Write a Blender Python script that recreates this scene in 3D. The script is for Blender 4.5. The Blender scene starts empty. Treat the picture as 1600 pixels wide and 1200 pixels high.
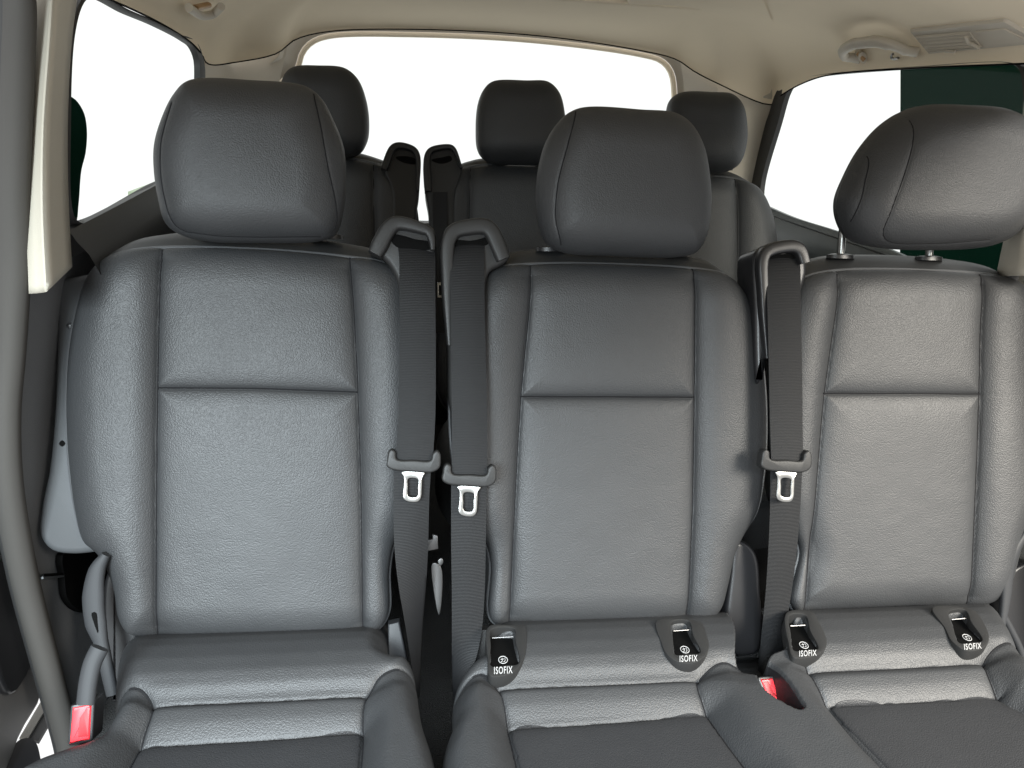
import bpy, bmesh, math, random
import numpy as np
from mathutils import Vector, Matrix
from mathutils.bvhtree import BVHTree
random.seed(4); rng = np.random.default_rng(4)
SC = bpy.context.scene
COL = SC.collection
A = np.array

# ------------------------------------------------------------------ camera
YAW, PITCH, ROLL, FPX = 8.0, 20.5, 3.0, 1200.0
CAM = A([-0.255, 0.0, 1.0795])
_y, _p, _r = map(math.radians, (YAW, PITCH, ROLL))
FW = A([math.sin(_y)*math.cos(_p), math.cos(_y)*math.cos(_p), -math.sin(_p)])
_R0 = A([math.cos(_y), -math.sin(_y), 0.0]); _U0 = np.cross(_R0, FW)
RT = math.cos(_r)*_R0 + math.sin(_r)*_U0
UP = -math.sin(_r)*_R0 + math.cos(_r)*_U0
cd = bpy.data.cameras.new('camera'); cam = bpy.data.objects.new('camera', cd); COL.objects.link(cam)
cd.sensor_width = 36; cd.lens = 36*FPX/1600; cd.clip_start = 0.02; cd.clip_end = 200
cam.matrix_world = Matrix(((RT[0], UP[0], -FW[0], CAM[0]), (RT[1], UP[1], -FW[1], CAM[1]), (RT[2], UP[2], -FW[2], CAM[2]), (0, 0, 0, 1)))
SC.camera = cam
# ------------------------------------------------------------------ world, lamps, exposure
W = bpy.data.worlds.new('World'); SC.world = W; W.use_nodes = True
W.node_tree.nodes['Background'].inputs[0].default_value = (1.0, 1.0, 1.0, 1)
W.node_tree.nodes['Background'].inputs[1].default_value = 1.12
SC.view_settings.view_transform = 'Standard'; SC.view_settings.look = 'None'
SC.view_settings.exposure = 0.0; SC.view_settings.gamma = 1.0; SC.view_settings.use_curve_mapping = False
def area(name, loc, aim, size, power, color, sy=None, spread=180):
    l = bpy.data.lights.new(name, 'AREA'); l.energy = power; l.color = color; l.size = size; l.spread = math.radians(spread)
    if sy: l.shape = 'RECTANGLE'; l.size_y = sy
    o = bpy.data.objects.new(name, l); COL.objects.link(o); o.location = loc
    o.rotation_euler = (Vector(aim)-Vector(loc)).to_track_quat('-Z', 'Y').to_euler()
    return o
area('left_door_daylight', (-1.05, -1.05, 1.42), (-.56, .92, .34), 0.8, 16, (0.84, 0.95, 1.0), .8, 54)
area('right_door_daylight', (1.60, -.75, 1.80), (.66, .90, .26), 1.2, 26, (1.0, 0.94, 0.84), .8, 54)
area('windscreen_daylight', (-.2, -1.0, 2.1), (-.05, .78, 0.22), 1.2, 16, (0.85, 0.94, 1.0), .6, 58)
try:
    SC.cycles.max_bounces = 8; SC.cycles.use_denoising = True
except Exception: pass

# ------------------------------------------------------------------ helpers: projection
def ray(px, py): return FW + RT*(px-800)/FPX - UP*(py-600)/FPX
def at_y(px, py, Y): d = ray(px, py); return CAM + d*(Y-CAM[1])/d[1]
def at_x(px, py, X): d = ray(px, py); return CAM + d*(X-CAM[0])/d[0]
def at_z(px, py, Z): d = ray(px, py); return CAM + d*(Z-CAM[2])/d[2]
class Plane:
    def __init__(s, p0, rec):
        a = math.radians(rec); s.p0 = A(p0, float)
        s.ex = A([1., 0, 0]); s.ew = A([0, math.sin(a), math.cos(a)]); s.n = A([0, -math.cos(a), math.sin(a)])
    def two(s, pts, off=0.0):
        out = []
        for px, py in pts:
            d = ray(px, py); p0 = s.p0 + s.n*off
            P = CAM + d*((p0-CAM)@s.n)/(d@s.n) - s.p0
            out.append((P@s.ex, P@s.ew))
        return A(out)
    def three(s, xw, h=0.0):
        xw = np.asarray(xw, float); h = np.broadcast_to(np.asarray(h, float), xw.shape[:-1])
        return s.p0 + xw[..., :1]*s.ex + xw[..., 1:2]*s.ew + h[..., None]*s.n
    def pix(s, px, py, off=0.0): return s.three(s.two([(px, py)], off), off)[0]
# ------------------------------------------------------------------ helpers: curves
def smooth(pts, n, closed=False, lap=2):
    P = A(pts, float); m = len(P)
    if closed: Q = np.vstack([P[-1], P, P[0], P[1]]); segs = m
    else: Q = np.vstack([2*P[0]-P[1], P, 2*P[-1]-P[-2]]); segs = m-1
    out = []
    for i in range(segs):
        p0, p1, p2, p3 = Q[i], Q[i+1], Q[i+2], Q[i+3]
        t0 = 0; t1 = t0+max(np.linalg.norm(p1-p0), 1e-9)**.5; t2 = t1+max(np.linalg.norm(p2-p1), 1e-9)**.5; t3 = t2+max(np.linalg.norm(p3-p2), 1e-9)**.5
        for t in np.linspace(t1, t2, 24, endpoint=False):
            a1 = (t1-t)/(t1-t0)*p0+(t-t0)/(t1-t0)*p1; a2 = (t2-t)/(t2-t1)*p1+(t-t1)/(t2-t1)*p2; a3 = (t3-t)/(t3-t2)*p2+(t-t2)/(t3-t2)*p3
            b1 = (t2-t)/(t2-t0)*a1+(t-t0)/(t2-t0)*a2; b2 = (t3-t)/(t3-t1)*a2+(t-t1)/(t3-t1)*a3
            out.append((t2-t)/(t2-t1)*b1+(t-t1)/(t2-t1)*b2)
    if not closed: out.append(P[-1])
    return resample(A(out), n, closed)
def resample(P, n, closed=False):
    P = A(P, float)
    Q = np.vstack([P, P[:1]]) if closed else P
    s = np.concatenate([[0], np.cumsum(np.linalg.norm(np.diff(Q, axis=0), axis=1))])
    t = np.linspace(0, s[-1], n, endpoint=not closed)
    return np.stack([np.interp(t, s, Q[:, k]) for k in range(Q.shape[1])], 1)
def dist(P, line, closed=False):
    L = np.vstack([line, line[:1]]) if closed else line
    shp = P.shape[:-1]; p = P.reshape(-1, 2); best = np.full(len(p), 1e9)
    for a, b in zip(L[:-1], L[1:]):
        ab = b-a; t = np.clip(((p-a)@ab)/max(ab@ab, 1e-12), 0, 1)
        best = np.minimum(best, np.linalg.norm(p-a-t[:, None]*ab, axis=1))
    return best.reshape(shp)
def inside(P, poly):
    shp = P.shape[:-1]; p = P.reshape(-1, 2); c = np.zeros(len(p), bool)
    for a, b in zip(poly, np.roll(poly, -1, 0)):
        if a[1] == b[1]: continue
        k = ((a[1] > p[:, 1]) != (b[1] > p[:, 1])) & (p[:, 0] < (b[0]-a[0])*(p[:, 1]-a[1])/(b[1]-a[1])+a[0]); c ^= k
    return c.reshape(shp)
def coons(poly, nu, nv):
    """quad grid filling a closed outline (order: top-left, right, down, back)"""
    lo, hi = poly.min(0), poly.max(0); q = (poly-lo)/(hi-lo)
    idx = [int(np.argmin(((q-A(c))**2).sum(1))) for c in ((0, 1), (1, 1), (1, 0), (0, 0))]
    n = len(poly)
    def seg(a, b):
        k = [a]
        while k[-1] != b: k.append((k[-1]+1) % n)
        return poly[k]
    T = resample(seg(idx[0], idx[1]), nu); R = resample(seg(idx[1], idx[2]), nv)[::-1]
    B = resample(seg(idx[2], idx[3]), nu)[::-1]; L = resample(seg(idx[3], idx[0]), nv)
    u = np.linspace(0, 1, nu)[None, :, None]; v = np.linspace(0, 1, nv)[:, None, None]
    return ((1-u)*L[:, None]+u*R[:, None]+(1-v)*B[None]+v*T[None]
            - ((1-u)*(1-v)*B[0]+u*(1-v)*B[-1]+(1-u)*v*T[0]+u*v*T[-1]))
# ------------------------------------------------------------------ helpers: objects
def base(o):
    p = A([0., 0, 0])
    while o is not None: p = p + A(o.location); o = o.parent
    return p
def obj(name, geo, m, parent=None, sharp=40):
    V, Fc = geo
    V = np.asarray(V, float).reshape(-1, 3)
    if parent is not None: V = V - base(parent)
    me = bpy.data.meshes.new(name)
    if isinstance(Fc, np.ndarray) and Fc.ndim == 2 and Fc.shape[1] == 4:
        me.vertices.add(len(V)); me.vertices.foreach_set('co', V.ravel())
        me.loops.add(Fc.size); me.loops.foreach_set('vertex_index', Fc.ravel().astype(np.int32))
        me.polygons.add(len(Fc)); me.polygons.foreach_set('loop_start', np.arange(0, Fc.size, 4, dtype=np.int32))
        me.update(calc_edges=True)
    else: me.from_pydata([tuple(v) for v in V], [], [tuple(int(i) for i in f) for f in Fc])
    me.validate(); me.update()
    bm = bmesh.new(); bm.from_mesh(me); bmesh.ops.remove_doubles(bm, verts=bm.verts, dist=2e-6)
    bmesh.ops.recalc_face_normals(bm, faces=bm.faces) ; bm.to_mesh(me); bm.free()
    me.shade_smooth()
    if sharp and sharp < 180: me.set_sharp_from_angle(angle=math.radians(sharp))
    me.materials.append(m)
    o = bpy.data.objects.new(name, me); COL.objects.link(o)
    if parent is not None: o.parent = parent
    return o
def tag(o, label=None, cat=None, group=None, kind=None):
    if label: o['label'] = label
    if cat: o['category'] = cat
    if group: o['group'] = group
    if kind: o['kind'] = kind
    return o
def thing(name, label, cat, loc=(0, 0, 0), group=None):
    o = bpy.data.objects.new(name, None); COL.objects.link(o); o.location = loc; o.empty_display_size = 0.05
    return tag(o, label, cat, group)
def struct(name, geo, m, parent=None, sharp=40):
    o = obj(name, geo, m, parent, sharp)
    if parent is None: o['kind'] = 'structure'
    return o
def grid_faces(nv, nu, off=0, close_u=False, close_v=False):
    i = np.arange(nv*nu).reshape(nv, nu)
    if close_u: i = np.hstack([i, i[:, :1]])
    if close_v: i = np.vstack([i, i[:1]])
    return np.stack([i[:-1, :-1], i[:-1, 1:], i[1:, 1:], i[1:, :-1]], -1).reshape(-1, 4)+off
def merge(*gs):
    V = []; Fc = []; n = 0
    for v, f in gs:
        v = np.asarray(v, float).reshape(-1, 3); V.append(v); Fc += [tuple(int(i)+n for i in q) for q in f]; n += len(v)
    return np.vstack(V), Fc
def tube(P, ra, rb=None, n=None, k=12, p=2.0, closed=False, caps=True):
    """sweep of a superellipse: ra across, rb along the normal n"""
    P = A(P, float); rb = ra if rb is None else rb
    ra = np.broadcast_to(np.asarray(ra, float), (len(P),)); rb = np.broadcast_to(np.asarray(rb, float), (len(P),))
    T = (np.roll(P, -1, 0)-np.roll(P, 1, 0)) if closed else np.gradient(P, axis=0)
    T = T/np.maximum(np.linalg.norm(T, axis=1), 1e-9)[:, None]
    if n is None:
        n = A([0, -.94, .34]) if abs(T[:, 1]).mean() < .8 else A([0, 0, 1.])
    N = np.broadcast_to(A(n, float), P.shape); N = N-(N*T).sum(1)[:, None]*T; N = N/np.maximum(np.linalg.norm(N, axis=1), 1e-9)[:, None]
    S = np.cross(T, N)
    a = np.linspace(0, 2*math.pi, k, endpoint=False)
    c = np.sign(np.cos(a))*abs(np.cos(a))**(2/p); s = np.sign(np.sin(a))*abs(np.sin(a))**(2/p)
    V = P[:, None]+S[:, None]*(ra[:, None]*c)[..., None]+N[:, None]*(rb[:, None]*s)[..., None]
    Fc = [tuple(f) for f in grid_faces(len(P), k, 0, True, closed)]
    if caps and not closed: Fc += [tuple(range(k))[::-1], tuple(range((len(P)-1)*k, len(P)*k))]
    return V.reshape(-1, 3), Fc
def offset(poly, d):
    """move a closed 2-D outline inwards by d"""
    t = np.roll(poly, -1, 0)-np.roll(poly, 1, 0); t /= np.maximum(np.linalg.norm(t, axis=1), 1e-9)[:, None]
    nrm = np.stack([-t[:, 1], t[:, 0]], 1)
    ar = 0.5*np.sum(poly[:, 0]*np.roll(poly[:, 1], -1)-np.roll(poly[:, 0], -1)*poly[:, 1])
    return poly+nrm*d*(1 if ar > 0 else -1)
def slab(pl, xw, h0, depth, bev=0.004, steps=4):
    """solid plate: outline xw on plane pl, front at h0, rounded front edge"""
    m = len(xw); rings = []
    for i in range(steps+1):
        a = i/steps*math.pi/2; rings.append(pl.three(offset(xw, bev*(1-math.sin(a))), h0-bev*(1-math.cos(a))))
    rings.append(pl.three(xw, h0-depth))
    V = np.vstack(rings); Fc = [tuple(f) for f in grid_faces(len(rings), m, 0, True)]
    Fc += [tuple(range(m)), tuple(range((len(rings)-1)*m, len(rings)*m))[::-1]]
    return V, Fc
def ringslab(pl, out, inn, h0, depth, bev=0.002):
    prof = [(out, h0-depth), (out, h0-bev), (offset(out, bev*.3), h0-bev*.3), (offset(out, bev), h0), (offset(inn, -bev), h0), (offset(inn, -bev*.3), h0-bev*.3), (inn, h0-bev), (inn, h0-depth)]
    V = np.vstack([pl.three(x, h) for x, h in prof])
    return V, [tuple(f) for f in grid_faces(len(prof), len(out), 0, True, True)]
def box(c, d, ax=None):
    ax = np.eye(3) if ax is None else A(ax, float); c = A(c, float)
    V = [c+ax[0]*sx*d[0]/2+ax[1]*sy*d[1]/2+ax[2]*sz*d[2]/2 for sx in (-1, 1) for sy in (-1, 1) for sz in (-1, 1)]
    return A(V), [(0, 1, 3, 2), (4, 6, 7, 5), (0, 4, 5, 1), (2, 3, 7, 6), (0, 2, 6, 4), (1, 5, 7, 3)]
def loft(curves, n):
    C = [smooth(c, n) for c in curves]; V = np.stack(C)
    return V.reshape(-1, 3), grid_faces(len(C), n)
# ------------------------------------------------------------------ materials
def mat(name, col, rough=.5, metal=0., spec=.5, bump=None, var=0.0, coat=0.0):
    m = bpy.data.materials.new(name); m.use_nodes = True; nt = m.node_tree; b = nt.nodes['Principled BSDF']
    b.inputs['Base Color'].default_value = (*col, 1); b.inputs['Roughness'].default_value = rough
    b.inputs['Metallic'].default_value = metal; b.inputs['Specular IOR Level'].default_value = spec
    if coat: b.inputs['Coat Weight'].default_value = coat
    tc = nt.nodes.new('ShaderNodeTexCoord')
    if var:
        nz = nt.nodes.new('ShaderNodeTexNoise'); nz.inputs['Scale'].default_value = 9; nz.inputs['Detail'].default_value = 5
        nt.links.new(tc.outputs['Object'], nz.inputs['Vector'])
        mx = nt.nodes.new('ShaderNodeMix'); mx.data_type = 'RGBA'
        mx.inputs[6].default_value = (*[c*(1-var) for c in col], 1); mx.inputs[7].default_value = (*[min(1, c*(1+var)) for c in col], 1)
        nt.links.new(nz.outputs['Fac'], mx.inputs[0]); nt.links.new(mx.outputs[2], b.inputs['Base Color'])
        mr = nt.nodes.new('ShaderNodeMapRange'); mr.inputs[3].default_value = rough-.06; mr.inputs[4].default_value = rough+.06
        nt.links.new(nz.outputs['Fac'], mr.inputs[0]); nt.links.new(mr.outputs[0], b.inputs['Roughness'])
    if bump:
        kind, scale, strength, dst = bump
        bp = nt.nodes.new('ShaderNodeBump'); bp.inputs['Strength'].default_value = strength; bp.inputs['Distance'].default_value = dst
        if kind == 'leather':
            n0 = nt.nodes.new('ShaderNodeTexNoise'); n0.inputs['Scale'].default_value = scale*.5; n0.inputs['Detail'].default_value = 2
            nt.links.new(tc.outputs['Object'], n0.inputs['Vector'])
            ad = nt.nodes.new('ShaderNodeMix'); ad.data_type = 'VECTOR'; ad.inputs[0].default_value = 0.0016
            nt.links.new(tc.outputs['Object'], ad.inputs[4]); nt.links.new(n0.outputs['Color'], ad.inputs[5])
            vo = nt.nodes.new('ShaderNodeTexVoronoi'); vo.feature = 'SMOOTH_F1'; vo.inputs['Scale'].default_value = scale; vo.inputs['Smoothness'].default_value = .35
            nt.links.new(ad.outputs[1], vo.inputs['Vector'])
            n2 = nt.nodes.new('ShaderNodeTexNoise'); n2.inputs['Scale'].default_value = scale*.28; n2.inputs['Detail'].default_value = 3
            nt.links.new(tc.outputs['Object'], n2.inputs['Vector'])
            ma = nt.nodes.new('ShaderNodeMath'); ma.operation = 'MULTIPLY_ADD'; ma.inputs[1].default_value = .18
            nt.links.new(n2.outputs['Fac'], ma.inputs[0]); nt.links.new(vo.outputs['Distance'], ma.inputs[2]); bp.invert = True
            nt.links.new(ma.outputs[0], bp.inputs['Height'])
        elif kind == 'weave':
            wv = nt.nodes.new('ShaderNodeTexWave'); wv.wave_type = 'BANDS'; wv.bands_direction = 'Z'; wv.inputs['Scale'].default_value = scale; wv.inputs['Distortion'].default_value = .6
            wv.inputs['Detail'].default_value = 2; wv.inputs['Detail Scale'].default_value = 3
            w2 = nt.nodes.new('ShaderNodeTexWave'); w2.bands_direction = 'X'; w2.inputs['Scale'].default_value = scale*1.6
            for w in (wv, w2): nt.links.new(tc.outputs['Object'], w.inputs['Vector'])
            ma = nt.nodes.new('ShaderNodeMath'); ma.operation = 'MULTIPLY_ADD'; ma.inputs[1].default_value = .5
            nt.links.new(w2.outputs['Fac'], ma.inputs[0]); nt.links.new(wv.outputs['Fac'], ma.inputs[2]); nt.links.new(ma.outputs[0], bp.inputs['Height'])
        else:
            nz = nt.nodes.new('ShaderNodeTexNoise'); nz.inputs['Scale'].default_value = scale; nz.inputs['Detail'].default_value = 3; nz.inputs['Roughness'].default_value = .6
            nt.links.new(tc.outputs['Object'], nz.inputs['Vector']); nt.links.new(nz.outputs['Fac'], bp.inputs['Height'])
        if kind == 'leather':
            n3 = nt.nodes.new('ShaderNodeTexNoise'); n3.inputs['Scale'].default_value = 16; n3.inputs['Detail'].default_value = 2
            nt.links.new(tc.outputs['Object'], n3.inputs['Vector'])
            b3 = nt.nodes.new('ShaderNodeBump'); b3.inputs['Strength'].default_value = .13; b3.inputs['Distance'].default_value = .012
            nt.links.new(n3.outputs['Fac'], b3.inputs['Height']); nt.links.new(b3.outputs['Normal'], bp.inputs['Normal'])
        nt.links.new(bp.outputs['Normal'], b.inputs['Normal'])
    return m
M = {}
M['leather'] = mat('leather', (.025, .0260, .0275), .51, spec=.42, bump=('leather', 540, .46, .0009), var=.06)
M['insert'] = mat('leather_insert', (.019, .0195, .021), .50, spec=.42, bump=('leather', 580, .5, .0008), var=.06)
M['seam'] = mat('seam_thread', (.010, .010, .011), .8, spec=.1)
M['piping'] = mat('piping', (.06, .062, .065), .38)
M['shell'] = mat('seat_back_plastic', (.016, .0165, .017), .5, bump=('noise', 900, .2, .0006))
M['plastic'] = mat('grained_plastic', (.017, .017, .017), .45, spec=.3, bump=('noise', 1100, .35, .0005))
M['levergrey'] = mat('lever_plastic', (.024, .025, .027), .5, spec=.25)
M['greyplastic'] = mat('grey_plastic', (.050, .053, .056), .5, spec=.3, bump=('noise', 900, .25, .0005), var=.05)
M['black'] = mat('black_plastic', (.010, .010, .011), .35)
M['gloss'] = mat('gloss_black', (.012, .012, .013), .15)
M['void'] = mat('slot_black', (.003, .003, .003), .8, spec=.05)
M['web'] = mat('belt_webbing', (.0085, .0088, .0096), .55, spec=.20, bump=('weave', 150, .40, .0006))
M['chrome'] = mat('chrome', (.30, .30, .29), .30, metal=1.)
M['steel'] = mat('dark_steel', (.14, .14, .14), .35, metal=1.)
M['head'] = mat('headliner_fabric', (.82, .72, .56), .95, spec=.1, bump=('noise', 700, .25, .0008), var=.03)
M['trim'] = mat('beige_trim', (.52, .475, .40), .6, spec=.3, bump=('noise', 800, .3, .0006), var=.03)
M['pillar'] = mat('beige_pillar_trim', (.43, .40, .335), .65, spec=.25, bump=('noise', 600, .5, .0008), var=.03)
M['trimlight'] = mat('grey_beige_trim', (.30, .28, .25), .6, spec=.3, bump=('noise', 800, .3, .0006))
M['rubber'] = mat('rubber', (.02, .02, .02), .6)
M['seal'] = mat('door_seal_rubber', (.055, .052, .048), .8, spec=.15, bump=('noise', 500, .2, .0006), var=.08)
M['side'] = mat('side_trim_plastic', (.10, .103, .107), .45, bump=('noise', 700, .6, .0009), var=.05)
M['teal'] = mat('sill_trim_plastic', (.075, .09, .095), .4, bump=('noise', 700, .2, .0005))
M['carpet'] = mat('carpet', (.045, .045, .045), 1., spec=.05, bump=('noise', 380, 1., .004), var=.3)
M['red'] = mat('red_button', (.72, .02, .03), .35)
M['reddark'] = mat('red_relief', (.42, .01, .015), .4)
M['white'] = mat('white_print', (.33, .33, .33), .7, spec=.1)
M['green'] = mat('dark_green_paint', (.002, .010, .006), .9, spec=0., var=.15)
M['greenlight'] = mat('mid_green_paint', (.003, .018, .011), .9, spec=0., var=.1)
M['palegreen'] = mat('pale_green_tone', (.45, .55, .38), .6, var=.1)
M['amber'] = mat('amber_plastic', (.42, .26, .13), .4)
M['sill'] = mat('sill_speckle', (.22, .21, .19), .8, bump=('noise', 300, .6, .002), var=.5)
M['doorgrey'] = mat('door_trim_grey', (.14, .135, .13), .5, bump=('noise', 700, .3, .0006), var=.06)
def glass():
    m = bpy.data.materials.new('window_glass'); m.use_nodes = True; nt = m.node_tree; nt.nodes.remove(nt.nodes['Principled BSDF'])
    o = nt.nodes['Material Output']; t = nt.nodes.new('ShaderNodeBsdfTransparent'); t.inputs[0].default_value = (.97, .985, .975, 1)
    g = nt.nodes.new('ShaderNodeBsdfGlossy'); g.inputs['Roughness'].default_value = .02
    x = nt.nodes.new('ShaderNodeMixShader'); x.inputs[0].default_value = .007
    nt.links.new(t.outputs[0], x.inputs[1]); nt.links.new(g.outputs[0], x.inputs[2]); nt.links.new(x.outputs[0], o.inputs[0])
    return m
M['glass'] = glass()

# ================================================================== the van's shell (setting)
XL, XR, YR, ZROOF = -.7225, .7225, 2.34, 1.285
def px_x(pts, X): return A([at_x(a, b, X) for a, b in pts])
def px_y(pts, Y): return A([at_y(a, b, Y) for a, b in pts])
# --- openings
lw_open = px_x([(112, 60), (127, 6), (150, -3), (200, 21), (245, 40), (290, 64), (304, 76), (311, 95), (312, 130), (311, 240), (300, 262), (245, 287), (120, 345), (109, 330), (106, 200)], XL)
rw_open = px_x([(1232, 140), (1250, 126), (1282, 119), (1432, 107), (1580, 101), (1594, 108), (1601, 150), (1598, 300), (1560, 470), (1500, 450), (1306, 364), (1205, 333), (1189, 318), (1190, 285), (1215, 195)], XR)
bw_open = px_y([(437, 140), (468, 108), (476, 84), (490, 69), (518, 60), (640, 58), (830, 67), (1000, 89), (1033, 99), (1046, 115), (1051, 150), (1046, 250), (1040, 430), (1000, 455), (640, 440), (400, 425), (385, 400), (405, 260)], YR)
lw = smooth(lw_open, 160, True); rw = smooth(rw_open, 160, True); bw = smooth(bw_open, 220, True)
def grow(P, d, axes):
    q = offset(P[:, axes], -d); R = P.copy(); R[:, axes] = q; return R
def window(name, loop, axes, inward, frame_w, frame_m, label):
    root = thing(name, label, 'window', tuple(loop.mean(0))); root['kind'] = 'structure'
    n = A(inward, float); rear_w = .080 if inward[0] < 0 else .035
    k = (loop[:, 1]-loop[:, 1].min())/max(np.ptp(loop[:, 1]), 1e-6) if axes[0] == 1 else np.zeros(len(loop))
    fw = frame_w+rear_w*np.clip((k-.82)/.18, 0, 1); o1 = loop.copy(); g1 = grow(loop, 1.0, axes); o1 = loop+(g1-loop)*fw[:, None]
    prof = [loop-n*.012, loop+n*.001, loop*.6+o1*.4+n*.005, o1+n*.002, o1-n*.012]
    obj('frame', (np.vstack(prof), [tuple(f) for f in grid_faces(len(prof), len(loop), 0, True)]), frame_m, root)
    m = len(loop); pv = np.vstack([grow(loop, .004, axes)-n*.008, grow(loop, .004, axes)-n*.011])
    obj('pane', (pv, [tuple(range(m)), tuple(range(m, 2*m))[::-1]]+[tuple(f) for f in grid_faces(2, m, 0, True)]), M['glass'], root)
    return root
window('left_side_window', lw, [1, 2], (1, 0, 0), .006, M['rubber'], 'left rear side window with black rubber frame behind the beige pillar')
window('right_side_window', rw, [1, 2], (-1, 0, 0), .006, M['rubber'], 'right rear side window with black frame and dark green wall outside')
window('rear_window', bw, [0, 2], (0, -1, 0), .013, M['head'], 'wide rear window glowing white behind the back row')
# --- beige trim round the rear window
bo = grow(bw, .05, [0, 2]); bi = grow(bw, .013, [0, 2])
tr = [bi+A([0, -.004, 0]), bi*.7+bo*.3+A([0, -.010, 0]), bi*.25+bo*.75+A([0, -.035, 0]), bo+A([0, -.075, 0])]
struct('rear_window_trim', (np.vstack(tr), [tuple(f) for f in grid_faces(4, len(bw), 0, True)]), M['trim'])
# --- headliner
left_edge = px_x([(150, -8), (215, 19), (262, 43), (300, 68), (316, 86), (322, 98)], XL+.004)
rear_edge = A([at_y(a, b, Y) for a, b, Y in [(366, 98, 2.16), (432, 84, 2.22), (462, 62, 2.262), (510, 50, 2.268), (640, 46, 2.268), (840, 56, 2.268), (1000, 79, 2.268), (1056, 93, 2.262), (1085, 112, 2.22), (1120, 130, 2.16)]])
right_edge = px_x([(1203, 164), (1222, 148), (1280, 121), (1432, 107), (1600, 100)], XR-.004)
le0 = left_edge[0]; re0 = right_edge[-1]
border = np.vstack([[le0[0], -.02, le0[2]], [le0[0], .5, le0[2]], left_edge, rear_edge, right_edge, [re0[0], .6, re0[2]], [re0[0], -.02, re0[2]]])
border = smooth(border, 260)
inner = border.copy(); inner[:, 0] = np.clip(border[:, 0], -.40, .40); inner[:, 1] = np.minimum(border[:, 1], 1.86); inner[:, 2] = ZROOF
rows = []
for t in np.linspace(0, 1, 22):
    a = t*math.pi/2; P = border+(inner-border)*(1-math.cos(a))
    P[:, 2] = border[:, 2]+(inner[:, 2]-border[:, 2])*math.sin(a)
    rows.append(P)
nb = len(border)
for s in np.linspace(0, 1, 9)[1:]:            # the flat roof: rows shrink onto the centre line
    P = inner.copy(); P[:, 0] = inner[:, 0]*(1-s); P[:, 1] = inner[:, 1]; P[:, 2] = ZROOF+.012*math.sin(s*math.pi/2)
    rows.append(P)
HV = np.vstack(rows); HF = grid_faces(len(rows), nb)
ceiling = struct('ceiling', (HV, HF), M['head'], sharp=180)
obj('edge_gap', tube(border+A([0, 0, .0005]), .0017, k=6), M['void'], ceiling)
ceil_bvh = BVHTree.FromPolygons([Vector(v) for v in HV], [tuple(int(i) for i in f) for f in HF])
def on_ceiling(px, py, lift=0.0):
    h = ceil_bvh.ray_cast(Vector(CAM), Vector(ray(px, py)).normalized())
    if h[0] is None: return at_x(px, py, .6), A([-.6, 0, -.8])
    n = A(h[1]); d = A(ray(px, py))
    if n@d > 0: n = -n
    return A(h[0])+n*lift, n
# --- rear corner pillars: between the side window's rear edge and the rear window trim
lpA = px_x([(314, 78), (317, 130), (317, 200), (313, 300), (301, 420)], XL-.006)
lpC = A([at_y(452, 58, 2.29), at_y(436, 130, 2.30), at_y(418, 200, 2.30), at_y(402, 300, 2.30), at_y(385, 420, 2.30)])
lpB = A([at_y(366, 90, 2.19), at_y(368, 130, 2.16), at_y(366, 200, 2.17), at_y(355, 300, 2.17), at_y(340, 420, 2.17)])
struct('left_rear_pillar_trim', loft([lpA, lpA*.55+lpB*.45+A([-.014, .010, 0]), lpB+A([0, .012, 0]), lpB*.45+lpC*.55+A([0, .014, 0]), lpC], 30), M['trim'])
rpA = px_x([(1224, 138), (1208, 185), (1184, 290), (1170, 360), (1166, 430)], XR+.014)
rpC = A([at_y(1062, 85, 2.29), at_y(1070, 150, 2.30), at_y(1070, 220, 2.30), at_y(1066, 300, 2.30), at_y(1060, 430, 2.30)])
rpB = A([at_y(1120, 121, 2.19), at_y(1128, 170, 2.16), at_y(1128, 240, 2.17), at_y(1124, 310, 2.17), at_y(1115, 430, 2.17)])
struct('right_rear_pillar_trim', loft([rpA, rpA*.55+rpB*.45+A([.014, .010, 0]), rpB+A([0, .012, 0]), rpB*.45+rpC*.55+A([0, .014, 0]), rpC], 30), M['trim'])
# --- window sills and walls below the windows
def sill(name, line_px, X, sgn, m, ext):
    top = smooth(px_x(line_px, X), 30); top = np.vstack([top[0]+ext[0], top, top[-1]+ext[1]]); rows = []
    for dx, dz in ((-.008, 0), (.006, .002), (.012, -.004), (.016, -.012), (.03, -.03), (.042, -.06), (.03, -.10), (.0, -.30)):
        P = top.copy(); P[:, 0] += sgn*dx; P[:, 2] += dz; rows.append(P)
    struct(name, (np.vstack(rows), grid_faces(len(rows), len(top))), m)
sill('left_window_sill', [(112, 357), (180, 322), (250, 285), (300, 258)], XL, 1, M['shell'], (A([0, -.03, 0]), A([0, .3, 0])))
sill('right_window_sill', [(1189, 318), (1240, 340), (1306, 361), (1400, 394), (1480, 434)], XR, -1, M['teal'], (A([0, .3, 0]), A([0, -.02, 0])))
seal_px = [(22, -40, -.735), (30, 0, -.735), (28, 100, -.738), (24, 200, -.74), (21, 300, -.745), (23, 400, -.752), (16, 540, -.768), (8, 640, -.78), (12, 750, -.79), (38, 900, -.80), (74, 1040, -.80), (106, 1160, -.80), (114, 1200, -.80)]
seal = smooth([at_x(a, b, X) for a, b, X in seal_px], 120)
low = seal[seal[:, 2] < .835]
cols = []
for f, dx in ((0, 0), (.03, .012), (.12, .018), (.5, .02), (1, .02)):
    P = low.copy(); P[:, 1] = low[:, 1]+(2.38-low[:, 1])*f; P[:, 0] += dx
    cols.append(P)
wl = struct('left_wall', (np.vstack(cols), grid_faces(len(cols), len(low))), M['side'])
yy = np.linspace(1.045, 2.36, 20); zt = np.interp(yy, [1.15, 1.36*.85, 1.8*.85, 2.36], [.865, .865, .878, .88])
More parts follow.
